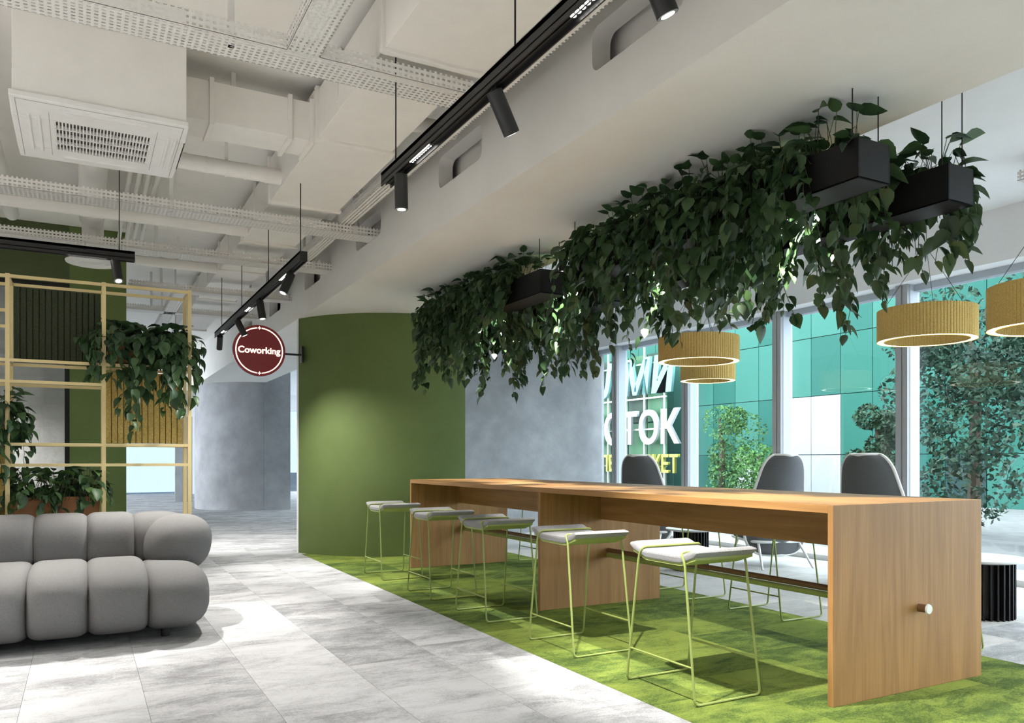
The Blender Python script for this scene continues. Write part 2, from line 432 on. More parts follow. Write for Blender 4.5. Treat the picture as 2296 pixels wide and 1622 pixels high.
for x in (-.9, 1.0, 2.9, 4.6, 6.3):
    MB().box(x, x + .12, 29.95, 30.15, 0, 3.0).build('mullion', M['frame_light'], we)
wl_ = thing('wall_corridor_left', 'tall glazing along the left of the corridor', 'wall', (-1.1, 20, 0), kind='structure')
MB().box(-1.2, -1.1, 12.5, 18, 0, 3.0).build('wall_panel', M['white'], wl_)
MB().box(-1.2, -1.1, 12.5, 30, 3.0, SLAB).build('wall_panel', M['white'], wl_)
for i in range(6): MB().box(-1.2, -1.1, 18 + 2.1 * i, 18.12 + 2.1 * i, 0, 3.0).build('mullion', M['frame_light'], wl_)
MB().box(2.3, 2.75, 24.0, 24.1, 0, 2.4).build('wall_panel', M['concrete'], we)

# ------------------------------------------------------------------ structure: window wall
WX = 7.9
ys = [10.70 + 1.74 * i for i in range(-8, 11)]
tag(box('trim_bulkhead', (7.62, 8.2, -3.2, 31.5, 3.07, RC), M['white_cool']), 'pale bulkhead above the window frames', 'bulkhead', kind='structure')
for i, y in enumerate(ys[:-1]):
    y2 = ys[i + 1]
    if y > 26: break
    near = 3.0 < y2 and y < 11.3
    wn = thing('window_%d' % (i + 1), 'full height window bay with pale grey mullion' if not near else
               {5.48: 'full height window bay of the near lounge chair with pale mullion', 7.22: 'full height window bay showing the reflection painted white on the facade',
                8.96: 'full height window bay showing the small reflected tree', 10.7: 'full height window bay in front of the lettered sign',
                3.74: 'full height window bay showing the dark reflected trees', 2.0: 'full height window bay past the dark reflected trees, partly hidden by the knobbed table end'}[round(y, 2)], 'window', (WX, y, 0), None if near else 'window bays', kind='structure')
    MB().box(WX - .17, WX - .15, y - .07, y - .012, .06, 3.07).box(WX - .17, WX - .15, y + .004, y + .07, .06, 3.07).box(WX-.155, WX-.13, y-.07, y+.07, .06, 3.07).build('mullion_face', M['frame'], wn)
    MB().box(WX - .13, WX + .03, y - .075, y + .075, .06, 3.07).build('mullion', M['frame_light'], wn)
    MB().box(WX - .06, WX + .06, y + .075, y2 - .075, 3.0, 3.07).build('head_frame', M['frame_light'], wn)
    MB().box(WX - .16, WX + .1, y - .07, y2 - .07, 0, .06).build('sill', M['cap'], wn)
    MB().box(WX - .006, WX + .006, y + .075, y2 - .075, .06, 3.0).build('pane', M['glass'], wn)

# ------------------------------------------------------------------ ceiling services
def tray_x(y0, y1, x0, x1, z, label):
    t = thing('cable_tray', label, 'cable tray', (x0, y0, z), 'perforated cable trays under the slab')
    MB().box(x0, x1, y0, y1, z, z + .002).build('base_plate', M['perf_x'], t)
    MB().box(x0, x1, y0, y0 + .002, z, z + .08).build('side_flange', M['perf_x'], t)
    MB().box(x0, x1, y1 - .002, y1, z, z + .08).build('side_flange', M['perf_x'], t)
    for i in range(int((x1 - x0) / 1.6) + 1):
        x = x0 + .35 + i * 1.6
        if x < x1 - .1: MB().box(x, x + .03, y0 + .09, y0 + .12, z, SLAB).build('hanger', M['white_metal'], t)
    return t
def tray_y(x0, x1, y0, y1, z, label):
    t = thing('cable_tray', label, 'cable tray', (x0, y0, z), 'perforated cable trays under the slab')
    MB().box(x0, x1, y0, y1, z, z + .002).build('base_plate', M['perf_y'], t)
    MB().box(x0, x0 + .002, y0, y1, z, z + .08).build('side_flange', M['perf_y'], t)
    MB().box(x1 - .002, x1, y0, y1, z, z + .08).build('side_flange', M['perf_y'], t)
    for i in range(int((y1 - y0) / 2) + 1):
        y = y0 + .5 + i * 2
        if y < y1: MB().box(x0 + .06, x0 + .08, y, y + .03, z, SLAB).build('hanger', M['white_metal'], t)
    return t
tray_x(4.10, 4.33, -4.5, 2.05, 3.29, 'white perforated cable tray crossing in front of the air conditioner')
tray_x(7.16, 7.40, -4.5, 2.57, 3.29, 'white perforated cable tray running into the slot of the soffit')
tray_x(8.68, 8.92, -4.5, 2.44, 3.29, 'white perforated cable tray above the olive wall and round diffuser')
tray_x(10.58, 10.80, .5, 2.44, 3.29, 'white perforated cable tray just behind the corner of the olive wall')
tray_x(12.2, 12.42, .5, 2.44, 3.29, 'white perforated cable tray furthest down the corridor')
tray_y(2.075, 2.215, .2, 12.0, 3.375, 'white perforated cable tray alongside the soffit slots')
tray_y(.92, 1.09, -1.5, 4.10, 3.29, 'white perforated cable tray meeting the cross tray in a T')
tray_y(1.02, 1.18, 10.82, 15.0, 3.29, 'white perforated cable tray running down the corridor')
tray_y(6.5, 6.75, -1.0, 3.6, 3.40, 'white perforated cable tray under the window side ceiling')

dm = thing('air_duct', 'large white rectangular air duct with flanged joints under the slab', 'duct', (1.7, 6, 3.42))
seg = [(-1.4, 4.08, 1.425, 2.02, 3.40), (4.08, 5.53, 1.45, 1.99, 3.44), (5.53, 7.0, 1.425, 2.02, 3.42), (7.0, 8.5, 1.45, 1.99, 3.45), (8.5, 10.0, 1.45, 1.97, 3.47), (10.0, 12.0, 1.45, 1.95, 3.48), (12.0, 15.0, 1.45, 1.93, 3.49)]
for y0, y1, x0, x1, z in seg:
    MB().box(x0, x1, y0, y1, z, 3.78).build('duct_section', M['duct'], dm, bevel=.004)
    MB().box(x0 - .02, x1 + .02, y1 - .045, y1 + .0, z - .02, 3.80).build('joint_flange', M['duct'], dm, bevel=.003)
for y in (1.5, 3.4, 5.0, 6.3, 7.8, 9.3, 11.0):
    MB().box(1.44, 1.46, y, y + .03, 3.5, SLAB).box(1.98, 2.0, y, y + .03, 3.5, SLAB).build('hanger_strap', M['duct'], dm)
MB().tube([(1.96, 5.2, 3.55), (2.36, 5.2, 3.55)], .055, 14).build('spigot', M['duct'], dm, smooth=True)
MB().tube([(1.96, 7.75, 3.50), (2.30, 7.75, 3.50)], .06, 14).tube([(2.30,7.75,3.5),(2.42,7.75,3.5)], .07, 14).build('spigot', M['duct'], dm, smooth=True)
db = thing('air_duct', 'short white branch duct between the air conditioner and the main duct', 'duct', (1, 5.7, 3.42))
MB().box(.54, 1.43, 5.55, 5.86, 3.43, 3.70).build('duct_section', M['duct'], db, bevel=.004)
for x in (.74, 1.25, 1.40):
    MB().box(x, x + .03, 5.53, 5.88, 3.405, 3.72).build('joint_flange', M['duct'], db, bevel=.003)
MB().box(.9, .93, 5.68, 5.71, 3.7, SLAB).build('hanger_strap', M['duct'], db)

def flex_pipe(pts_a, pts_b, r, label, rings=True, pitch=.14):
    a, b = Vector(pts_a), Vector(pts_b); d = b - a; L = d.length
    t = thing('round_duct', label, 'pipe', a.lerp(b, .5), 'white round ducts under the slab')
    MB().tube([a, b], r, 18).build('pipe', M['duct'], t, smooth=True)
    if rings:
        k = int(L / pitch)
        for i in range(1, k):
            c = a + d * (i / k)
            MB().tube([c - d.normalized() * .006, c + d.normalized() * .006], r + .004, 18).build('joint_ring', M['duct'], t, smooth=True)
    m = a.lerp(b, .5)
    MB().box(m.x - .01, m.x + .01, m.y - .01, m.y + .01, m.z, SLAB).build('hanger', M['duct'], t)
    return t
flex_pipe((.55, 6.58, 3.50), (1.46, 6.58, 3.50), .062, 'white ringed round duct behind the air conditioner')
flex_pipe((-3.0, 8.24, 3.50), (1.46, 8.24, 3.50), .075, 'white ringed round duct between the two far cable trays')
flex_pipe((.55, 10.2, 3.52), (1.46, 10.2, 3.52), .06, 'white ringed round duct beside the olive wall corner')
flex_pipe((-.61, 5.2, 3.64), (-.61, 9.3, 3.64), .065, 'smooth white pipe at the outer edge of the pipe run', rings=False)
dp = flex_pipe((.085, 5.97, 3.62), (.085, 9.0, 3.62), .11, 'thick smooth white duct feeding the round ceiling diffuser', rings=False)
df = thing('ceiling_diffuser', 'round white ceiling diffuser in front of the olive wall', 'diffuser', (.1, 9.16, 3.2))
MB().lathe([(.001, 3.215), (.05, 3.2), (.10, 3.215), (.12, 3.198), (.17, 3.21), (.19, 3.195), (.245, 3.20), (.25, 3.215), (.2, 3.24), (.1, 3.26)], (.1, 9.16, 0), 40).build('rings', M['white_metal'], df, smooth=True)
MB().lathe([(.1, 3.25), (.1, 3.62), (.11, 3.68), (.09, 3.72)], (.1, 9.1, 0), 24).build('neck', M['duct'], df, smooth=True)
for i, x in enumerate((.375, .45, .525, .60)):
    q = thing('conduit', 'slim white conduit under the slab, %s of four from the thick duct' % ('first', 'second', 'third', 'fourth')[i], 'pipe', (x, 6, 3.7), 'four parallel conduits')
    MB().tube([(x, 6.0, 3.72), (x, 10.25, 3.72)], .02, 10).build('tube', M['duct'], q, smooth=True)
    for y in (6.2, 8.0, 9.6): MB().box(x - .025, x + .025, y, y + .04, 3.715, SLAB).build('clip', M['duct'], q)

# air conditioner
ac = thing('air_conditioner', 'white ceiling cassette air conditioner with grille and tall casing', 'air conditioner', (.1, 5.48, 3.15))
AX0, AX1, AY0, AY1, AZ = -.345, .555, 5.0, 5.97, 3.15
MB().box(AX0 + .015, AX1 - .012, AY0 + .015, AY1 - .02, AZ + .03, SLAB - .001).build('casing', M['duct'], ac, bevel=.004)
pan = MB()
gx0, gx1, gy0, gy1 = -.135, .37, 5.27, 5.76
pan.box(AX0, AX1, AY0, gy0, AZ, AZ + .035).box(AX0, AX1, gy1, AY1, AZ, AZ + .035).box(AX0, gx0, gy0, gy1, AZ, AZ + .035).box(gx1, AX1, gy0, gy1, AZ, AZ + .035)
pan = pan.build('panel', M['white_metal'], ac, bevel=.006)
MB().box(gx0, gx1, gy0, gy1, AZ + .028, AZ + .035).build('grille_back', mat('grille_back_grey', (.30,.29,.28), .7), ac)  # even grey plate behind the slats
gr = MB()
for i in range(29):
    x = gx0 + (gx1 - gx0) * i / 28; gr.box(x - .0035, x + .0035, gy0, gy1, AZ + .002, AZ + .022)
for j in range(5):
    y = gy0 + (gy1 - gy0) * j / 4; gr.box(gx0 - .004, gx1 + .004, y - .005, y + .005, AZ - .001, AZ + .020)
gr.build('grille', M['white_metal'], ac)['kind'] = 'stuff'
for b in ((-.10, .34, 5.075, 5.10), (-.10, .34, 5.125, 5.15), (-.10, .34, 5.86, 5.88), (-.275, -.258, 5.22, 5.80), (-.225, -.208, 5.22, 5.80), (.455, .472, 5.22, 5.80), (.495, .512, 5.22, 5.80)):
    MB().box(*b, AZ - .008, AZ + .01).build('louvre', M['white_metal'], ac, bevel=.003)
seam = mat('seam_grey', (.40,.39,.375), .7)
for b in ((-.32, -.316, 5.03, 5.94), (.526, .53, 5.03, 5.94), (-.165, -.162, 5.16, 5.86), (.397, .40, 5.16, 5.86), (-.32, .53, 5.03, 5.034)):
    MB().box(*b, AZ - .0015, AZ + .002).build('seam', seam, ac)

# ------------------------------------------------------------------ track lights
def spot_lamp(pos, d, parent, watt, ang=62, blend=.8, size=.03, col=(1,.965,.915)):
    l = bpy.data.lights.new('spot_lamp', 'SPOT'); l.energy = watt; l.spot_size = R(ang); l.spot_blend = blend; l.shadow_soft_size = size; l.color = col
    o = bpy.data.objects.new('spot_lamp', l); COL.objects.link(o)
    o.rotation_euler = Vector(d).to_track_quat('-Z', 'Y').to_euler()
    o.location = Vector(pos) - world_origin(parent); o.parent = parent
    return o
def head(root, base, d, watt=None, L=.165, r=.036, ang=62):
    """cylindrical spot head hanging on a short pivot"""
    base = Vector(base); d = Vector(d).normalized(); p0 = base + Vector((0, 0, -.035))
    h = MB().tube([p0 - d * .02, p0 + d * L], r, 22).build('spot_head', M['black'], root, smooth=True)
    MB().tube([base + Vector((0,0,.03)), p0], .016, 10).build('pivot', M['black'], h, smooth=True)
    e = p0 + d * L
    MB().tube([e - d*.004, e + d * .0015], r * .96, 22).build('trim_ring', M['chrome'], h, smooth=True)
    MB().tube([e - d*.002, e + d * .0025], r * .62, 18).build('lens', M['lens'], h, smooth=True)
    spot_lamp(e + d * .012, d, h, watt or SPOT_W, ang)
def rail_prof(axis, p, a, b, z0=2.76, z1=2.837):
    """inverted double channel"""
    mb = MB(); wdt = .03
    rng = ((-wdt, wdt, z1 - .02, z1), (-wdt, -wdt + .006, z0, z1), (wdt - .006, wdt, z0, z1), (-.003, .003, z0 + .012, z1 - .02), (-wdt, wdt, z0 + .02, z0 + .026))
    for u0, u1, q0, q1 in rng:
        if axis == 1: mb.box(p + u0, p + u1, a, b, q0, q1)
        else: mb.box(a, b, p + u0, p + u1, q0, q1)
    return mb
def leds(root, axis, p, a0, n, step=.03, z=2.776):
    hs = MB()
    if axis == 1: hs.box(p - .024, p + .024, a0 - .03, a0 + n * step, z + .002, z + .01)
    else: hs.box(a0 - .03, a0 + n * step, p - .024, p + .024, z + .002, z + .01)
    m = hs.build('led_module', M['black'], root)
    for i in range(n):
        c = (p, a0 + i * step, z) if axis == 1 else (a0 + i * step, p, z)
        MB().lathe([(.001, -.002), (.011, -.002), (.011, .004)], c, 12).build('led', M['led'], m)
def cable(root, x, y, z0, z1):
    MB().tube([(x, y, z0), (x, y, z1)], .004, 6).build('suspension_cable', M['cable'], root)
TXR = 1.535
t1 = thing('track_light', 'long black suspended track with spot heads running toward the entrance of the lounge', 'track light', (TXR, 1, 2.76))
rail_prof(1, TXR, -2.6, 4.34).build('rail', M['black'], t1)
for y in (4.18, 2.80, 1.4, -.2, -1.8): cable(t1, TXR, y, 2.83, 3.40 if y < 4.1 else 3.44)
head(t1, (TXR, 4.10, 2.77), (.04, .05, -1), SPOT_W * .45)
head(t1, (TXR, 2.97, 2.77), (.66, .18, -1), SPOT_W * 1.8, ang=58)
head(t1, (TXR, 1.95, 2.77), (.50, -.05, -1), SPOT_W * .6)
for y, dx, dy in ((.9, -.35, .35), (.2, .35, .25), (-.6, -.5, .2), (-1.4, .2, .3), (-2.1, -.2, .2)):
    head(t1, (TXR, y, 2.77), (dx, dy, -1), SPOT_W * .36, ang=95)  # out of view heads added for wide fill and floor bounce
leds(t1, 1, TXR, 3.70, 9); leds(t1, 1, TXR, 2.10, 10); leds(t1, 1, TXR, -.3, 10)
t2 = thing('track_light', 'black suspended track with four spot heads above the corridor by the round red sign', 'track light', (TXR, 8.5, 2.76))
rail_prof(1, TXR, 6.27, 10.8).build('rail', M['black'], t2)
MB().box(TXR - .03, TXR + .03, 6.262, 6.27, 2.76, 2.837).build('end_cap', M['black'], t2)
for y, z in ((6.36, 3.40), (7.6, 3.43), (9.0, 3.45), (10.4, 3.46)): cable(t2, TXR, y, 2.83, z)
head(t2, (TXR, 6.72, 2.77), (-.42, -.1, -1), SPOT_W * .6, ang=80); head(t2, (TXR, 8.0, 2.77), (.12, -.15, -1), SPOT_W * .8, ang=95)
head(t2, (TXR, 9.25, 2.77), (.5, -.05, -1), SPOT_W * .8, ang=95); head(t2, (TXR, 10.55, 2.77), (.05, .75, -1), SPOT_W * 2.0, ang=100)
leds(t2, 1, TXR, 6.86, 9); leds(t2, 1, TXR, 8.55, 8); leds(t2, 1, TXR, 10.25, 6)
t3 = thing('track_light', 'black suspended track with one spot head in front of the round diffuser', 'track light', (0, 6.92, 2.76))
rail_prof(0, 6.94, -3.6, .362).build('rail', M['black'], t3)
MB().box(.362, .37, 6.91, 6.97, 2.76, 2.837).build('end_cap', M['black'], t3)
cable(t3, .26, 6.94, 2.83, SLAB); cable(t3, -1.6, 6.94, 2.83, SLAB)
head(t3, (.235, 6.94, 2.77), (.12, -.45, -1)); head(t3, (-1.3, 6.94, 2.77), (.1, -.45, -1)); head(t3, (-2.6, 6.94, 2.77), (.0, -.3, -1))
leds(t3, 0, 6.94, -.08, 9)

def fill_track(X, y0, y1, n, label, watt, z=2.76, top=SLAB):  # added lamps with no visible source, brightening the room and its bounce
    t = thing('track_light', label, 'track light', (X, (y0 + y1) / 2, z))
    rail_prof(1, X, y0, y1).build('rail', M['black'], t)
    for y in (y0 + .2, y1 - .2): cable(t, X, y, 2.83, top)
    for i in range(n):
        head(t, (X, y0 + (y1 - y0) * (i + .5) / n, 2.77), (random.uniform(-.1, .1), random.uniform(-.1, .1), -1), watt, ang=120)
fill_track(-2.0, -2.4, 5.6, 6, 'added fill light track over the middle of the lounge', SPOT_W * 1.0)
fill_track(-4.6, -2.4, 9.6, 7, 'added fill light track along the plain white lounge wall', SPOT_W * 1.0)
fill_track(5.6, -2.4, 2.0, 3, 'added fill light track beyond the knobbed table end', SPOT_W * .5)
fill_track(-1.0, 10.7, 12.0, 2, 'added fill light track inside the glazed meeting room', SPOT_W * .8)

# ------------------------------------------------------------------ communal table
TX0, TX1, TY0, TY1, TH_ = 3.185, 4.385, 2.62, 8.22, .976
tb = thing('communal_table', 'long oak communal bar table with panel legs', 'table', (3.78, 5.4, 0))
MB().box(TX0, TX1, TY0 + .03, TY1, TH_ - .04, TH_).build('tabletop', M['wood_y'], tb, bevel=.002)
MB().box(TX0, TX1, TY0, TY0 + .032, 0, TH_).build('leg_panel', M['wood_z'], tb, bevel=.002)
MB().box(TX0, TX1, 5.40, 5.435, 0, TH_ - .04).build('leg_panel', M['wood_z'], tb, bevel=.002)
MB().box(TX0, TX1, TY1 - .032, TY1, 0, TH_ - .04).build('leg_panel', M['wood_z'], tb, bevel=.002)
for y0, y1 in ((TY0 + .032, 5.40), (5.435, TY1 - .032)):
    MB().box(3.765, 3.80, y0, y1, .705, TH_ - .04).build('apron', M['wood_y'], tb)
    MB().tube([(3.84, y0, .445), (3.84, y1, .445)], .019, 10).build('wooden_foot_rail', M['wood_rail'], tb, smooth=True)
    MB().tube([(3.84, y0, .405), (3.84, y1, .405)], .019, 10).build('metal_foot_rail', M['stool_frame'], tb, smooth=True)
k = MB().tube([(3.84, TY0, .425), (3.84, TY0 - .05, .425)], .021, 18).build('rail_end_dowel', M['wood_rail'], tb, smooth=True)
MB().tube([(3.84, TY0 - .05, .425), (3.84, TY0 - .058, .425)], [.027, .024], 18).build('end_cap', M['cap'], k, smooth=True)

# ------------------------------------------------------------------ bar stools
def make_stool():
    t = thing('bar_stool', '', 'stool')
    fx, fy, tx, ty, H = .215, .272, .200, .182, .690
    def cz(y):                                   # height of the pad's underside: flat middle, ends turned up
        a = max(0, abs(y) - .105); return .676 + .34 * a - (.34 * .03 if a > .03 else .34 * a * (1 - a / .06)) + (.0 if a > .03 else 0)
    for s in (-1, 1):
        loop = arc_pts([(0, s*fy, .007), (fx, s*fy, .007), (tx + .002, s*ty, H), (tx + .002, s*(ty - .03), .7345), (-tx - .002, s*(ty - .03), .7345), (-tx - .002, s*ty, H), (-fx, s*fy, .007), (0, s*fy, .007)], .03)
        MB().tube(loop, .0065, 8).build('leg_frame', M['stool_frame'], t, smooth=True)
        zc = .183; kx = fx + (tx - fx) * zc / H; ky = fy + (ty - fy) * zc / H
        MB().tube([(s*kx, -ky, zc), (s*kx, ky, zc)], .0055, 8).build('foot_bar', M['stool_frame'], t, smooth=True)
    # upholstered pad: rounded strip section swept across the seat width
    N_ = 26; up, lo = [], []
    for k in range(N_ + 1):
        y = -.262 + .524 * k / N_; e = max(0, abs(y) - .235) / .027
        th = .046 * (1 - .10 * e * e); z = cz(y)
        up.append((y, z + .046 - .012 * e ** 2)); lo.append((y, z + .010 * e ** 2))
    sec = up + [(.270, cz(.262) + .024)] + lo[::-1] + [(-.270, cz(.262) + .024)]
    yc_, zc_ = 0, .70
    cols = ((-.200, .0), (-.197, .55), (-.188, .85), (-.172, 1.0), (0, 1.0), (.172, 1.0), (.188, .85), (.197, .55), (.200, .0))
    mb = MB(); n = len(sec)
    def fn(i, j):
        x, q = cols[j]; y, z = sec[i]; m = cz(max(-.262, min(.262, y))) + .023
        return (x, y * (1 - .012 * (1 - q)), m + (z - m) * (.35 + .65 * q))
    mb.grid(fn, n, len(cols), wrap_u=True); mb.f.append(tuple(range(n))); mb.f.append(tuple((len(cols)-1)*n + k for k in range(n)))
    mb.build('seat_pad', M['stool_fabric'], t, smooth=True)
    # painted steel shell under the pad
    mb = MB(); m2 = 18
    def sh(off):
        return lambda i, j: ((-.190, .190)[i], -.246 + .492 * j / m2, cz(-.246 + .492 * j / m2) + off)
    mb.grid(sh(.004), 2, m2 + 1); mb.grid(sh(-.010), 2, m2 + 1); nn = 2 * (m2 + 1)
    for k in range(m2): mb.f.append((2*k, 2*k+2, nn+2*k+2, nn+2*k)); mb.f.append((2*k+1, 2*k+3, nn+2*k+3, nn+2*k+1))
    mb.f.append((0, 1, nn+1, nn)); mb.f.append((2*m2, 2*m2+1, nn+2*m2+1, nn+2*m2))
    mb.build('seat_shell', M['stool_frame'], t, smooth=True)
    return t
st = make_stool()
near_lab = ['bar stool with pale grey saddle seat beside the knobbed end panel', 'bar stool with pale grey saddle seat, second along from the knobbed end panel',
            'bar stool with pale grey saddle seat in front of the middle leg panel', 'bar stool with pale grey saddle seat, second from the curved olive wall',
            'bar stool with pale grey saddle seat right beside the curved olive wall']
far_lab = ['bar stool across the table behind the knobbed end panel', 'bar stool on the window side of the table, second from the knobbed panel',
           'bar stool on the window side of the table beside its middle leg panel', 'bar stool on the window side of the table, second from its far end', 'bar stool on the window side at the far end of the table']
first = True
for X, Ys, labs, g in ((2.815, (3.21, 4.28, 5.45, 6.50, 7.75), near_lab, 'bar stools along the aisle side'), (4.74, (3.22, 4.45, 5.48, 6.75, 7.9), far_lab, 'bar stools along the window side')):
    for y, lb in zip(Ys, labs):
        o = st if first else copy_tree(st); first = False
        o.location = (X, y, 0); tag(o, lb, 'stool', g)

# ------------------------------------------------------------------ sofa
sf = thing('sofa', 'low grey channelled sofa with fat rounded segments and roll arm', 'sofa', (-.6, 6.3, 0))
def sgn(a, p): return math.copysign(abs(a) ** p, a)
def pillow(x0, x1, yc, zc, ry, rz, n=2.6, seamf=.87, endl=False, endr=False, lean=0, nu=28, nv=15):
    """segment with a superellipse section in YZ, slightly bulging between its seams"""
    mb = MB(); e = 2 / n
    def fn(i, j):
        a = 2 * math.pi * i / nu; t = -1 + 2 * j / (nv - 1)
        t = math.sin(t * math.pi / 2)
        s = seamf + (1 - seamf) * (1 - abs(t) ** 7)
        if (endr and t > -.2):
            q = (t + .2) / 1.2; s = max(.02, (1 - q ** 2.6)) ** (1 / 2.6)
        if (endl and t < .2):
            q = (-t + .2) / 1.2; s = max(.02, (1 - q ** 2.6)) ** (1 / 2.6)
        y = sgn(math.cos(a), e) * ry * s; z = sgn(math.sin(a), e) * rz * s
        return (x0 + (x1 - x0) * (t + 1) / 2, yc + y + lean * z, zc + z)
    mb.grid(fn, nu, nv, wrap_u=True)
    mb.f.append(tuple(range(nu))); mb.f.append(tuple((nv - 1) * nu + k for k in range(nu)))
    return mb
sx = [-2.35, -1.99, -1.64, -1.29, -.95, -.62, -.30, .035, .385]
for i in range(len(sx) - 1):
    pillow(sx[i], sx[i + 1], 6.17, .268, .595, .232, 3.0).build('seat_cushion', M['sofa'], sf, smooth=True)
pillow(.385, .80, 6.15, .258, .58, .222, 2.7, endr=True).build('seat_cushion', M['sofa'], sf, smooth=True)
bx = [-2.35, -1.99, -1.64, -1.29, -.95, -.62, -.30, .035, .345]
for i in range(len(bx) - 1):
    pillow(bx[i], bx[i + 1], 6.72, .575, .235, .225, 2.7, lean=.12).build('back_cushion', M['sofa'], sf, smooth=True)
pillow(.345, .78, 6.74, .575, .23, .220, 2.5, endr=True, lean=.1).build('back_cushion', M['sofa'], sf, smooth=True)
# roll arm: runs front to back
def arm():
    mb = MB(); nu, nv = 32, 19
    def fn(i, j):
        a = 2 * math.pi * i / nu; t = math.sin((-1 + 2 * j / (nv - 1)) * math.pi / 2)
        s = max(.02, 1 - abs(t) ** 2.7) ** (1 / 2.7)
        x = sgn(math.cos(a), 2/2.4) * .235 * s; z = sgn(math.sin(a), 2/2.4) * .215 * s
        return (.64 + x + .12 * z, 6.52 + t * .36, .565 + z)
    mb.grid(fn, nu, nv, wrap_u=True)
    mb.f.append(tuple(range(nu))); mb.f.append(tuple((nv - 1) * nu + k for k in range(nu)))
    return mb
arm().build('arm', M['sofa'], sf, smooth=True)
MB().box(-2.3, .45, 5.95, 6.85, .05, .12).build('base', M['black'], sf)
for x, y in ((.5, 5.86), (.5, 6.8), (-1.2, 5.86), (-2.2, 5.86)):
    MB().lathe([(.028, 0), (.028, .08)], (x, y, 0), 16).build('foot', M['black'], sf, smooth=True)

# ------------------------------------------------------------------ shelf divider
FY, RY = 7.2, 7.55
dv = thing('shelf_divider', 'sand coloured steel grid divider standing behind the sofa', 'divider', (-.2, 7.37, 0))
bw = .0145
px = [-1.82, -1.16, -.50, .158, .803]
zr_all = [2.61, .06, .66]
for x in px:
    for y in (FY, RY):
        MB().box(x - bw, x + bw, y - bw, y + bw, 0, 2.628).build('post', M['divider'], dv)
    for z in (2.61, 1.964, 1.315, .66):
        MB().box(x - bw * .9, x + bw * .9, FY, RY, z - bw * .9, z + bw * .9).build('depth_bar', M['divider'], dv)
for i in range(len(px) - 1):
    zs = [2.61, 1.964, 1.80, 1.315, 1.153, .66, .06] if i < 3 else [2.61, 1.964, 1.315, 1.153, .66, .06]
    for z in zs:
        for y in (FY, RY):
            if y == RY and z in (1.153,): continue
            MB().box(px[i] + bw, px[i+1] - bw, y - bw * .9, y + bw * .9, z - bw * .8, z + bw * .8).build('rail', M['divider'], dv)
for z in (2.40, 2.27):
    MB().box(-1.82, -.52, RY - .012, RY + .012, z - .012, z + .012).build('rail', M['divider'], dv)
def felt(x0, x1, y, z0, z1, m, n, name):
    wd = (x1 - x0) / n
    for i in range(n):
        MB().box(x0 + i * wd + .003, x0 + (i + 1) * wd - .003, y - .012, y + .012, z0, z1).build(name, m, dv, bevel=.003)
    MB().box(x0, x1, y + .011, y + .018, z0, z1).build('felt_backing', M['black'] if m is M['felt_dark'] else m, dv)
felt(-.482, .14, RY, 1.985, 2.592, M['felt_dark'], 14, 'felt_strip')
felt(.176, .785, RY, 1.335, 1.945, M['felt_yellow'], 13, 'felt_strip')
felt(-1.14, -.52, FY + .05, .10, 1.30, M['felt_yellow'], 8, 'felt_strip')

# ------------------------------------------------------------------ plants
def leaf_mesh(name, m, wf=.34, fold=.12, droop=.22):
    """pointed heart shaped blade along +Y, unit length, folded on its midrib"""
    st = [(0, .02), (.10, .62), (.28, 1.0), (.52, .92), (.75, .55), (.92, .18), (1.0, 0)]
    v = []; f = []
    for t, q in st:
        z = -droop * t * t; hw = wf * q
        v += [(-hw, t - (.05 if t == .10 else 0), z + fold * hw * 1.2), (0, t, z), (hw, t - (.05 if t == .10 else 0), z + fold * hw * 1.2)]
    for i in range(len(st) - 1):
        a = 3 * i; f += [(a, a + 1, a + 4, a + 3), (a + 1, a + 2, a + 5, a + 4)]
    me = bpy.data.meshes.new(name); me.from_pydata(v, [], f); me.materials.append(m)
    me.polygons.foreach_set('use_smooth', [True] * len(me.polygons)); return me
LM = [leaf_mesh('leaf', M['leaf'], .34, .3, .22), leaf_mesh('leaf', M['leaf'], .28, .5, .35), leaf_mesh('leaf', M['leaf'], .38, .2, .10)]
LS = [leaf_mesh('leaf', M['leaf_shelf'], .36, .3, .22), leaf_mesh('leaf', M['leaf_shelf'], .30, .5, .35)]
LF = [leaf_mesh('leaf', M['leaf_fresh'], .26, .4, .4), leaf_mesh('leaf', M['leaf_shelf'], .30, .3, .25)]
def put_leaf(parent, p, d, n, size, meshes):
    d = d.normalized(); x = d.cross(n)
    if x.length < 1e-3: x = d.cross(Vector((.3, .5, .8)))
    x.normalize(); z = x.cross(d)
    o = bpy.data.objects.new('leaf', random.choice(meshes)); COL.objects.link(o); o.parent = parent
    q = p - world_origin(parent)
    o.matrix_local = Matrix(((x.x*size, d.x*size, z.x*size, q.x), (x.y*size, d.y*size, z.y*size, q.y), (x.z*size, d.z*size, z.z*size, q.z), (0,0,0,1)))
def rv(s=1): return Vector((random.uniform(-s, s), random.uniform(-s, s), random.uniform(-s, s)))
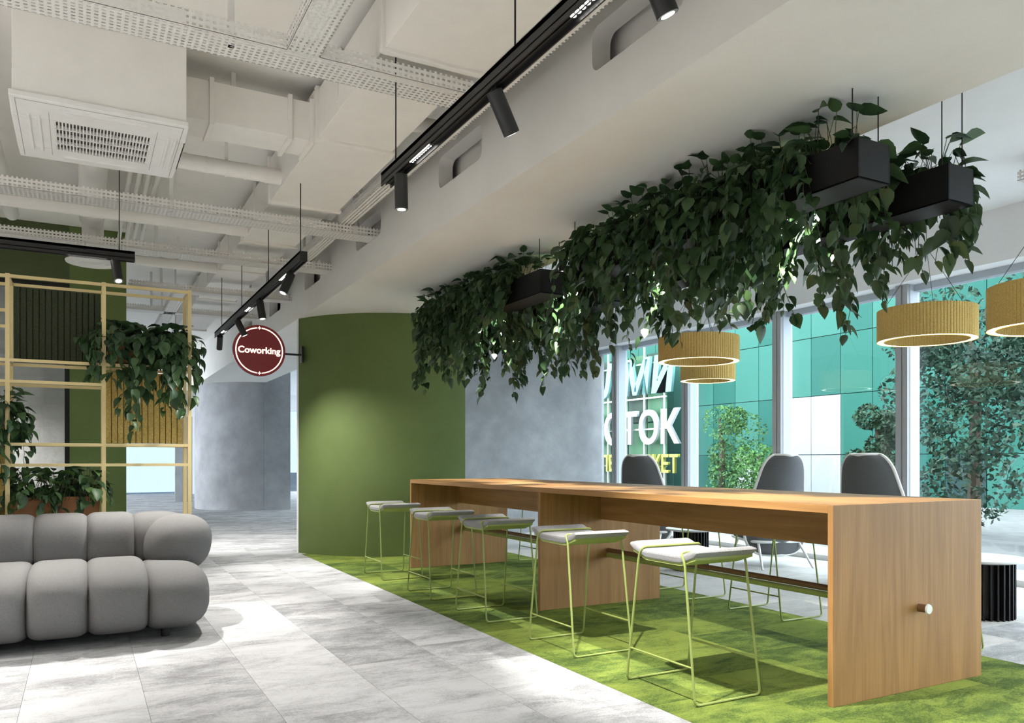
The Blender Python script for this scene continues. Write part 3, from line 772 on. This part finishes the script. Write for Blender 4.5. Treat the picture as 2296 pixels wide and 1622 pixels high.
def vine_plant(name, label, group, base, outs, nv, lmin, lmax, nup, meshes, smin=.045, smax=.10, reach=(.10, .22), step=.042, spread=(.09, .2), rise=(.03, .14), clear=0.0):
    """base: centre of the soil; outs: outward directions the vines may take; nup: leaves standing up on top"""
    base = Vector(base); t = thing(name, label, 'plant', base, group)
    stems = MB()
    for k in range(nv):
        o = Vector(random.choice(outs)).normalized()
        side = Vector((-o.y, o.x, 0))
        p = base + side * random.uniform(-spread[1], spread[1]) + o * random.uniform(0, spread[0] * .6)
        r = random.uniform(*reach); up = random.uniform(*rise); L = lmin + (lmax - lmin) * random.random() ** 1.2
        pts = [p.copy()]
        apex = p + o * r * .55 + Vector((0, 0, up)); edge = p + o * r + Vector((0, 0, up * .5))
        pts += [p.lerp(apex, .5) + Vector((0, 0, up * .25)), apex, edge]
        cur = edge.copy(); dr = Vector((0, 0, -1)); acc = 0
        while acc < L:
            dr = (dr + rv(.22) + Vector((0, 0, -.25))).normalized(); cur = cur + dr * .05; acc += .05; pts.append(cur.copy())
        stems.tube(pts, .0022, 3, caps=False)
        # leaves
        dist = 0
        for i in range(1, len(pts)):
            seg_v = pts[i] - pts[i - 1]; dist += seg_v.length
            while dist > step:
                dist -= step * random.uniform(.8, 1.25)
                q = pts[i - 1].lerp(pts[i], random.random())
                ang = random.uniform(-1.5, 1.5)
                outv = o * math.cos(ang) + side * math.sin(ang)
                down = min(1.0, .25 + .12 * i)
                d = outv * random.uniform(.35, .9) + Vector((0, 0, -down * random.uniform(.4, 1.1))) + rv(.25)
                n = outv * .9 + Vector((0, 0, .55)) + rv(.35)
                fr = i / len(pts)
                s = (smin + (smax - smin) * random.random() ** 1.3) * (1.0 if fr < .6 else 1.15 - .5 * (fr - .6))
                put_leaf(t, q, d, n, s, meshes)
    for k in range(nup):
        a = random.uniform(0, 2 * math.pi); rr = random.uniform(.0, spread[0])
        p = base + Vector((math.cos(a) * rr, random.uniform(-spread[1], spread[1]), 0)); 
        h = random.uniform(.04, rise[1] * 1.5)
        tip = p + Vector((math.cos(a) * .06, math.sin(a) * .06, h)) + rv(.03)
        stems.tube([p, p.lerp(tip, .5) + Vector((0, 0, .02)), tip], .002, 3, caps=False)
        d = Vector((math.cos(a), math.sin(a), random.uniform(-.5, .7))); n = Vector((0, 0, 1)) + rv(.5)
        put_leaf(t, tip, d, n, random.uniform(smin * 1.1, smax * 1.1), meshes)
    stems.build('stems', M['stem'], t, recalc=False)
    return t

# hanging planters
PB, PT = 2.55, 2.745
rows = [('stool', 3.265, 3.495, SOF), ('window', 3.965, 4.18, RC)]
spans = [(2.54, 5.10), (5.53, 8.10)]
pl_lab = {('stool', 0): 'long black hanging planter under the soffit above the knobbed table end', ('stool', 1): 'long black hanging planter under the soffit near the curved olive wall',
          ('window', 0): 'long black hanging planter clear of the soffit above the knobbed table end', ('window', 1): 'long black hanging planter clear of the soffit near the concrete wall'}
vn_lab = {('stool', 0): '%s vine from the bare end of the soffit side planter over the knobbed table half', ('stool', 1): '%s vine from the gap in the soffit side planter near the olive wall',
          ('window', 0): '%s vine from the bare end of the window side planter over the knobbed table half', ('window', 1): '%s vine from the gap in the window side planter near the concrete wall'}
for rn, x0, x1, ztop in rows:
    for si, (y0, y1) in enumerate(spans):
        p = thing('hanging_planter', pl_lab[rn, si], 'planter', ((x0 + x1) / 2, (y0 + y1) / 2, PB), 'black hanging planters over the table')
        th = .008
        MB().box(x0, x1, y0, y1, PB, PB + th).build('base_plate', M['planter'], p, bevel=.0015)
        MB().box(x0, x0 + th, y0, y1, PB, PT).build('side_panel', M['planter'], p, bevel=.0015)
        MB().box(x1 - th, x1, y0, y1, PB, PT).build('side_panel', M['planter'], p, bevel=.0015)
        MB().box(x0 + th, x1 - th, y0, y0 + th, PB, PT).build('end_panel', M['planter'], p, bevel=.0015)
        MB().box(x0 + th, x1 - th, y1 - th, y1, PB, PT).build('end_panel', M['planter'], p, bevel=.0015)
        MB().box(x0 + th, x1 - th, y0 + th, y1 - th, PT - .06, PT - .03).build('soil', M['soil'], p)
        for y in (y0 + .05, y1 - .05):
            for x in (x0 + .02, x1 - .02):
                MB().tube([(x, y, PT - .05), (x, y, ztop)], .0035, 6).build('suspension_cable', M['cable'], p)
        if (rn, si) == ('window', 1):
            MB().tube([(4.09, y0 - .004, 2.665), (4.09, y0 + .004, 2.665)], .018, 16).build('end_spot', M['chrome'], p, smooth=True)
        npl = 7
        ordn = ('first', 'second', 'third', 'fourth', 'fifth', 'sixth', 'seventh', 'eighth')
        for i in range(npl):
            yc = y0 + .42 + (y1 - y0 - .58) * (i + .25) / (npl - .5)
            outs = [(-1, 0, 0), (-1, 0, 0), (-1, .25, 0), (1, 0, 0), (1, .2, 0)] if rn == 'stool' else [(-1, 0, 0), (-1, .2, 0), (1, 0, 0), (1, 0, 0)]
            mx = random.choice((.40, .62, .85, .55, .75))
            vine_plant('trailing_vine', vn_lab[rn, si] % ordn[i], 'vines in the planters over the table', ((x0 + x1) / 2, yc, PT - .03), outs, 22, .10, mx, 50, LM,
                       smin=.042, smax=.125, reach=(.08, .24), spread=(.10, .20), step=.040, rise=(.03, .17))
        if si == 0:
            vine_plant('trailing_vine', 'large leaved vine at the bare end of the %s planter' % ('soffit side' if rn == 'stool' else 'window side'), 'vines in the planters over the table', ((x0 + x1) / 2 + .04, y0 + .22, PT - .03),
                       [(1, 0, 0), (1, -.2, 0), (1, .3, 0)], 10, .1, .5 if rn == 'window' else .3, 26, LM, smin=.07, smax=.14, reach=(.10, .2), spread=(.08, .12), step=.045, rise=(.03, .17))
# small accent spots between the planter rows
for i, y in enumerate((3.35, 4.55, 5.95, 7.2)):
    a = thing('accent_spot', 'small black accent spotlight between the planters, %s from the bare planter ends' % ('first', 'second', 'third', 'fourth')[i], 'spotlight', (3.74, y, 2.98), 'accent spots among the vines')
    MB().tube([(3.74, y, 3.0), (3.74, y, 2.86)], .032, 18).build('housing', M['black'], a, smooth=True)
    MB().tube([(3.74, y, 2.8605), (3.74, y, 2.857)], .022, 14).build('lens', M['lens'], a, smooth=True)
    spot_lamp((3.74, y, 2.85), (.02, .02, -1), a, 260, 76, .6, .02)

# divider planters and plants
def trough(x0, x1, y0, y1, z0, z1, label):
    t = thing('planter_box', label, 'planter', ((x0 + x1) / 2, (y0 + y1) / 2, z0), 'terracotta planters on the divider')
    th = .008
    MB().box(x0, x1, y0, y1, z0, z0 + th).build('base_plate', M['terracotta'], t)
    for b in ((x0, x0 + th, y0, y1), (x1 - th, x1, y0, y1), (x0 + th, x1 - th, y0, y0 + th), (x0 + th, x1 - th, y1 - th, y1)):
        MB().box(*b, z0, z1).build('side_panel', M['terracotta'], t, bevel=.002)
    MB().box(x0 + th, x1 - th, y0 + th, y1 - th, z1 - .05, z1 - .025).build('soil', M['soil'], t)
trough(.19, .77, 7.25, 7.50, 1.985, 2.19, 'terracotta planter in the upper right bay of the divider')
trough(-.47, .13, 7.25, 7.50, .68, .90, 'terracotta planter low in the divider just above the sofa back')
trough(-1.13, -.53, 7.25, 7.50, 1.335, 1.57, 'terracotta planter at mid height in the outer bay of the divider')
for x, lm, lb in ((.28, .35, 'short bushy vine in the upper divider planter beside the dark felt panel'), (.48, .8, 'longest vine in the upper divider planter, in front of the mustard felt panel'), (.66, .65, 'bushy vine in the upper divider planter at the corner post')):
    vine_plant('trailing_vine', lb, 'vines in the upper divider planter', (x, 7.35, 2.16),
               [(0, -1, 0), (.3, -1, 0), (-.3, -1, 0), (.8, -.5, 0), (-.8, -.5, 0)], 24, .06, lm, 46, LS, .06, .13, (.12, .26), .05, (.08, .12), (.02, .10))
for x, lb in ((-.36, 'leafy plant in the low planter behind the sofa, beside the mustard strips'), (-.17, 'leafy plant in the middle of the low planter behind the sofa'), (.02, 'leafy plant in the low planter behind the sofa, beside the middle post')):
    vine_plant('leafy_plant', lb, 'plants in the low divider planter', (x, 7.33, .87),
               [(0, -1, 0), (.5, -.8, 0), (-.5, -.8, 0), (1, 0, 0)], 6, .04, .12, 62, LF + LS, .055, .12, (.08, .18), .045, (.09, .11), (.05, .17))
for x, lb in ((-.58, 'green vine in the outer divider planter wrapping round the post'), (-.78, 'green vine in the outer divider planter away from the post')):
    vine_plant('trailing_vine', lb, 'vines in the outer divider planter', (x, 7.33, 1.54),
               [(0, -1, 0), (.5, -.8, 0), (1, -.2, 0)], 18, .08, .55, 36, LS, .055, .12, (.10, .2), .05, (.08, .10), (.03, .12))

# ------------------------------------------------------------------ round sign
def text_mesh(txt, size, extrude, offset=0, align='CENTER', space=1.0):
    cu = bpy.data.curves.new('t', 'FONT'); cu.body = txt; cu.size = size; cu.extrude = extrude; cu.offset = offset
    cu.align_x = align; cu.align_y = 'CENTER'; cu.space_character = space
    o = bpy.data.objects.new('t', cu); COL.objects.link(o)
    dg = bpy.context.evaluated_depsgraph_get(); me = bpy.data.meshes.new_from_object(o.evaluated_get(dg))
    bpy.data.objects.remove(o); me.materials.clear(); return me
SYC = Vector((1.928, 10.10, 2.54)); SR = .315
sg = thing('round_sign', 'round dark red sign with glowing lettering on a black arm', 'sign', SYC)
red = mat('red_acrylic', (.27,.035,.042), .25, 0, .5); M['glow'] = emis('sign_glow', (1,.90,.72), 1.5)
MB().tube([SYC + Vector((0, -.02, 0)), SYC + Vector((0, .02, 0))], SR, 64).build('disc', red, sg, smooth=True)
for a0_, a1_ in ((-84, 84), (96, 264)):
    rm = MB(); rr = SR * .885; wv = .006
    def fn(i, j, a0_=a0_, a1_=a1_):
        a = R(a0_ + (a1_ - a0_) * j / 40); q = ((-wv, -.0205), (wv, -.0205), (wv, -.024), (-wv, -.024))[i]
        return (SYC.x + (rr + q[0]) * math.cos(a), SYC.y + q[1], SYC.z + (rr + q[0]) * math.sin(a))
    rm.grid(fn, 4, 41, wrap_u=True).build('ring_line', M['glow'], sg)
for s in (-1, 1):
    c = SYC + Vector((0, -.022, s * SR * .885))
    st_ = MB(); vs = []
    for k_ in range(8):
        r_ = .024 if k_ % 2 == 0 else .009; a = R(45 * k_)
        vs.append((c.x + r_ * math.cos(a), c.y, c.z + r_ * math.sin(a)))
    vs += [(x, y - .003, z) for x, y, z in vs]
    st_.add(vs, [tuple(range(8)), tuple(range(15, 7, -1))] + [(i, (i+1) % 8, 8 + (i+1) % 8, 8 + i) for i in range(8)]).build('star_mark', M['glow'], sg)
me = text_mesh('Coworking', .125, .002, .0022, space=1.0); me.materials.append(M['glow'])
xs = [v.co.x for v in me.vertices]; wd = max(xs) - min(xs); sc_ = .505 / wd; mid = (max(xs) + min(xs)) / 2
me.transform(Matrix(((sc_,0,0,-mid*sc_),(0,0,-1,-.0225),(0,sc_,0,0),(0,0,0,1))))
o = bpy.data.objects.new('lettering', me); COL.objects.link(o); o.parent = sg
ex = SYC.x + SR
MB().tube([(ex - .01, SYC.y, SYC.z - .02), (2.44, SYC.y, SYC.z - .02)], .013, 12).build('arm', M['black'], sg, smooth=True)
MB().box(2.44, 2.465, SYC.y - .05, SYC.y + .05, SYC.z - .12, SYC.z + .09).build('wall_plate', M['black'], sg, bevel=.008)

# ------------------------------------------------------------------ pendants
def pendant(X, Y, zb, rad, h, label):
    t = thing('ring_pendant', label, 'pendant lamp', (X, Y, zb), 'fluted ring pendants by the windows')
    n = int(2 * math.pi * rad / .026); wall = .055
    mb = MB(); vs = []
    # fluted outside and inside
    nn = n * 3
    def ring(r, amp, z):
        return [(X + (r + amp * (0, 1, .85)[k % 3]) * math.cos(2*math.pi*k/nn), Y + (r + amp * (0, 1, .85)[k % 3]) * math.sin(2*math.pi*k/nn), z) for k in range(nn)]
    vs = ring(rad - .006, .006, zb) + ring(rad - .006, .006, zb + h) + ring(rad - wall, -.005, zb + h) + ring(rad - wall, -.005, zb)
    fs = []
    for q, r_ in ((0, 1), (1, 2), (2, 3)):
        for k in range(nn):
            k2 = (k + 1) % nn; fs.append((q*nn + k, q*nn + k2, r_*nn + k2, r_*nn + k))
    mb.add(vs, fs).build('shade', M['felt_lamp'], t)
    lv = MB(); lv.lathe([(rad - .008, zb + .004), (rad - wall + .004, zb + .004), (rad - wall + .004, zb + .012), (rad - .008, zb + .012)], (X, Y, 0), 64, closed_prof=True).build('ring_light', M['ring'], t)
    for k in range(3):
        a = 2 * math.pi * k / 3 + .4
        MB().tube([(X + (rad - .03) * math.cos(a), Y + (rad - .03) * math.sin(a), zb + h - .01), (X, Y, zb + h + .55), (X, Y, RC)], .0022, 5).build('suspension_cable', M['cable'], t)
    return t
pendant(5.47, 6.13, 2.18, .40, .245, 'large ochre fluted ring pendant above the far coffee table')
pendant(6.66, 7.30, 2.145, .325, .235, 'smaller ochre fluted ring pendant close to the small reflected tree window')
pendant(6.55, 4.40, 2.245, .40, .275, 'large ochre fluted ring pendant in front of the wide mullion')
pendant(5.92, 3.04, 2.11, .40, .30, 'large ochre fluted ring pendant nearest the planter ends')

# ------------------------------------------------------------------ lounge chairs
def make_chair():
    t = thing('lounge_chair', '', 'armchair')
    NU, NV = 17, 29; Hh = 1.10
    def hw(v):
        b = .385 - .165 * v ** 1.6
        if v < .22: b *= math.sqrt(max(.0, 1 - ((.22 - v) / .22) ** 2)) * .62 + .38
        if v > .86: b *= (math.sqrt(max(0, 1 - ((v - .86) / .14) ** 2)) * .42 + .58)
        return b
    def P(u, v, off=0):
        x = hw(v) * u; z = .14 + Hh * v
        y = .02 + .20 * v - .24 * u * u * (1 - .55 * v) * (.3 + .7 * min(1, v * 3)) + off
        return (x, y, z)
    mb = MB()
    cv = lambda j, n: .5 - .5 * math.cos(math.pi * j / n)
    mb.grid(lambda i, j: P(-1 + 2*i/(NU-1), cv(j, NV-1), 0), NU, NV)
    mb.grid(lambda i, j: P(-1 + 2*i/(NU-1), cv(j, NV-1), -.03), NU, NV)
    n = NU * NV; f = mb.f
    def edge(a, b): f.append((a, b, b + n, a + n))
    for i in range(NU - 1): edge(i, i + 1); edge((NV-1)*NU + i, (NV-1)*NU + i + 1)
    for j in range(NV - 1): edge(j*NU, (j+1)*NU); edge(j*NU + NU-1, (j+1)*NU + NU-1)
    mb.build('back_shell', M['chair_grey'], t, smooth=True)
    rim = [P(-1 + 2*i/14, 0, -.015) for i in range(15)] + [P(1, cv(j, 28), -.015) for j in range(1, 29)] + [P(1 - 2*i/14, 1, -.015) for i in range(1, 15)] + [P(-1, 1 - cv(j, 28), -.015) for j in range(1, 28)]
    MB().tube(rim, .019, 8, closed=True).build('rim', M['cap'], t, smooth=True)
    # seat
    mb = MB(); nu = 28
    def seat(i, j):
        a = 2 * math.pi * i / nu; zz = (.30, .31, .38, .40, .395)[j]; s = (.90, 1.0, 1.0, .94, .02)[j]
        x = sgn(math.cos(a), .55) * .33 * s; y = -.27 + sgn(math.sin(a), .55) * .29 * s
        return (x, y, zz - .05 * (y + .27) )
    mb.grid(seat, nu, 5, wrap_u=True); mb.f.append(tuple(range(nu)))
    sc = mb.build('seat', M['chair_grey'], t, smooth=True)
    ring = []
    for i in range(36):
        a = 2 * math.pi * i / 36; y = -.27 + sgn(math.sin(a), .55) * .30; ring.append((sgn(math.cos(a), .55) * .34, y, .30 - .05 * (y + .27)))
    MB().tube(ring, .016, 8, closed=True).build('seat_rim', M['cap'], t, smooth=True)
    for sx_ in (-1, 1):
        for yy, fy_ in ((-.46, -.56), (-.06, .16)):
            MB().tube([(sx_ * .24, yy, .32), (sx_ * .31, fy_, .0)], [.017, .012], 10).build('leg', M['cap'], t, smooth=True)
    return t
ch = make_chair()
ch_pos = [(6.25, 8.05, 111, 'high back grey lounge chair with white rim in front of the lettered sign window'),
          (6.80, 6.3, 165, 'high back grey lounge chair with white rim, back turned to the table middle'),
          (6.60, 5.0, 98, 'high back grey lounge chair with white rim beside the wide mullion')]
for i, (x, y, a, lb) in enumerate(ch_pos):
    o = ch if i == 0 else copy_tree(ch)
    o.location = (x, y, 0); o.rotation_euler = (0, 0, R(a)); tag(o, lb, 'armchair', 'lounge chairs by the windows')

# ------------------------------------------------------------------ coffee tables
def coffee(X, Y, rad, h, label):
    t = thing('coffee_table', label, 'coffee table', (X, Y, 0), 'round coffee tables by the windows')
    MB().lathe([(.001, h - .03), (rad * .75, h - .03), (rad, h - .012), (rad, h), (.001, h)], (X, Y, 0), 48).build('tabletop', M['cap'], t, smooth=True)
    rb = rad * .70
    MB().lathe([(rb * .82, .01), (rb * .82, h - .03)], (X, Y, 0), 32).build('core', M['black'], t, smooth=True)
    n = 30
    for k in range(n):
        a = 2 * math.pi * k / n; c, s = math.cos(a), math.sin(a)
        p = [(X + c * rb * .80 - s * .006, Y + s * rb * .80 + c * .006), (X + c * rb - s * .006, Y + s * rb + c * .006), (X + c * rb + s * .006, Y + s * rb - c * .006), (X + c * rb * .80 + s * .006, Y + s * rb * .80 - c * .006)]
        MB().add([(x, y, 0) for x, y in p] + [(x, y, h - .03) for x, y in p], [(0,1,2,3), (7,6,5,4), (0,1,5,4), (1,2,6,5), (2,3,7,6), (3,0,4,7)]).build('fin', M['black_gloss'], t)
    return t
coffee(5.81, 6.63, .27, .45, 'round white topped coffee table with black finned base amid the chairs')
coffee(6.05, 3.62, .33, .45, 'round white topped coffee table with black finned base beyond the knobbed panel')

# ------------------------------------------------------------------ outside
tag(box('ground', (8.3, 60, -20, 80, -.4, -.15), noise_col(mat('paving', rough=.9), (.12,.12,.12), (.16,.16,.155), 3)), 'pale paved street outside the windows', 'ground', kind='structure')
teal = [mat('teal_panel_a', (.012,.080,.062), .6, 0, .15), mat('teal_panel_b', (.015,.092,.070), .6, 0, .15), mat('teal_panel_c', (.028,.115,.090), .6, 0, .15)]
reflection_pale = mat('painted_reflection', (.28,.29,.30), .5); darkp = mat('dark_panel', (.01,.035,.035), .3)
bd = thing('office_building', 'teal glass panelled building facade across the street', 'building', (22.5, 20, -.15))
MB().box(22.1, 24, 2, 46, -.15, 9.4).build('wall', mat('facade_joint', (.008,.04,.034), .6), bd)
PW, PH = 1.2, 2.0
pmesh = {}
for j in range(5):
    for i in range(34):
        y = 4.6 + i * PW; z = -.65 + j * PH
        m = random.choice(teal)
        yc = y + PW / 2
        if 17.6 < yc < 20.4 and j <= 1: m = reflection_pale  # pale panels put a bright reflection into the facade colour
        if 21.6 < yc < 23 and j == 0: m = reflection_pale
        if 12.9 < yc < 14.1 and j == 0: m = darkp
        if m.name not in pmesh:
            pmesh[m.name] = MB().box(0, .1, .012, PW - .012, .012, PH - .012).mesh('panel', m)
        o = bpy.data.objects.new('panel', pmesh[m.name]); COL.objects.link(o); o.parent = bd
        o.location = Vector((22.0, y, z)) - bd.location
# sign on a lattice in front of the facade
sn = thing('shop_sign', 'rooftop style sign of big white and yellow letters on a lattice', 'sign', (20.8, 28, -.15))
gpan = mat('sign_green', (.012,.085,.026), .5); gdark = mat('sign_dark_green', (.004,.024,.010), .6)
for i in range(7):
    y = 25.4 + i * 1.3
    for j in range(4):
        z = -.15 + j * 1.45
        MB().box(21.0, 21.06, y + .03, y + 1.27, z + .03, z + 1.42).build('backing_panel', gpan if (i + j) % 3 else gdark, sn)
for y in [25.3 + 1.3 * i for i in range(8)]:
    MB().box(20.75, 20.82, y - .035, y + .035, -.15, 5.9).build('lattice_post', M['chrome'], sn)
for z in (.9, 2.45, 3.75, 5.2):
    MB().box(20.78, 20.84, 25.2, 34.6, z - .03, z + .03).build('lattice_bar', M['chrome'], sn)
def sign_text(txt, size, y_right, z, m, width, sep=.0):
    me = text_mesh(txt, size, .06, size * .022, 'LEFT'); me.materials.append(m)
    xs = [v.co.x for v in me.vertices]; zs = [v.co.y for v in me.vertices]
    k = width / (max(xs) - min(xs)); hz = size / (max(zs) - min(zs))
    x1_ = max(xs)
    # reading direction runs toward -Y
    me.transform(Matrix(((0,0,-1,20.68 - sn.location.x), (-k,-sep,0, k * x1_ + y_right - sn.location.y), (0,hz,0, z - sn.location.z), (0,0,0,1))))
    o = bpy.data.objects.new('lettering', me); COL.objects.link(o); o.parent = sn
wl = mat('sign_white_letters', (.36,.37,.38), .5); yl = mat('sign_yellow_letters', (.26,.27,.035), .5); tl_ = mat('sign_teal_letters', (.13,.30,.31), .5)
sign_text('ВОСТОК', 1.45, 24.22, 2.41, wl, 7.6)
sign_text('СУПЕРМАРКЕТ', .77, 24.3, .96, yl, 6.5)
sign_text('алми', 1.6, 24.6, 4.75, tl_, 6.2, .22)

def tree(X, Y, h, r, label, c1, c2, n=1500, z0=.9):  # modelled trees standing in for foliage reflected in the facade glass
    t = thing('reflected_tree', label, 'tree', (X, Y, -.15), 'modelled reflections of trees outside the windows')
    MB().tube([(X, Y, -.15), (X + .05, Y, h * .5), (X, Y + .1, h * .85)], [.12, .09, .03], 8).build('trunk', mat('bark', (.06,.045,.03), .9), t, smooth=True)
    mb = MB()
    blobs = [(X + random.uniform(-.6, .6) * r, Y + random.uniform(-.75, .75) * r, z0 + (h - z0) * random.uniform(.12, .9), r * random.uniform(.35, .6)) for _ in range(16)]
    for k in range(n):
        b = random.choice(blobs); v = rv(1)
        while v.length > 1: v = rv(1)
        p = Vector(b[:3]) + v.normalized() * b[3] * (v.length ** .35)
        a = rv(1).normalized(); c = a.cross(rv(1)).normalized(); s = random.uniform(.035, .08)
        mb.add([p - a * s, p + c * s * .5, p + a * s, p - c * s * .5], [(0, 1, 2, 3)])
    m = noise_col(mat('tree_leaf', rough=.7), c1, c2, 1.5)
    mb.build('crown', m, t, recalc=False)['kind'] = 'stuff'
tree(19.5, 20.7, 3.1, 1.05, 'modelled reflection of a small bright green tree next to the lettered sign', (.02,.07,.010), (.06,.15,.03), 4200, -.2)
tree(14.0, 8.5, 4.6, 1.5, 'modelled reflection of a tall dark green tree outside the pane right of the wide mullion', (.004,.020,.012), (.014,.05,.022), 9000, -.2)
tree(15.6, 11.6, 2.6, .6, 'modelled reflection of a dark green tree just outside left of the wide mullion', (.005,.025,.014), (.02,.06,.022), 5200, -.2)
tree(13.0, 5.4, 4.4, 1.4, 'modelled reflection of a dark green tree outside behind the nearest pendant lamp', (.004,.020,.012), (.014,.05,.022), 8000, -.2)
tree(19.0, 18.4, 1.6, .8, 'modelled reflection of a low bright green bushy tree below the small one', (.02,.08,.010), (.06,.16,.03), 2600, -.3)
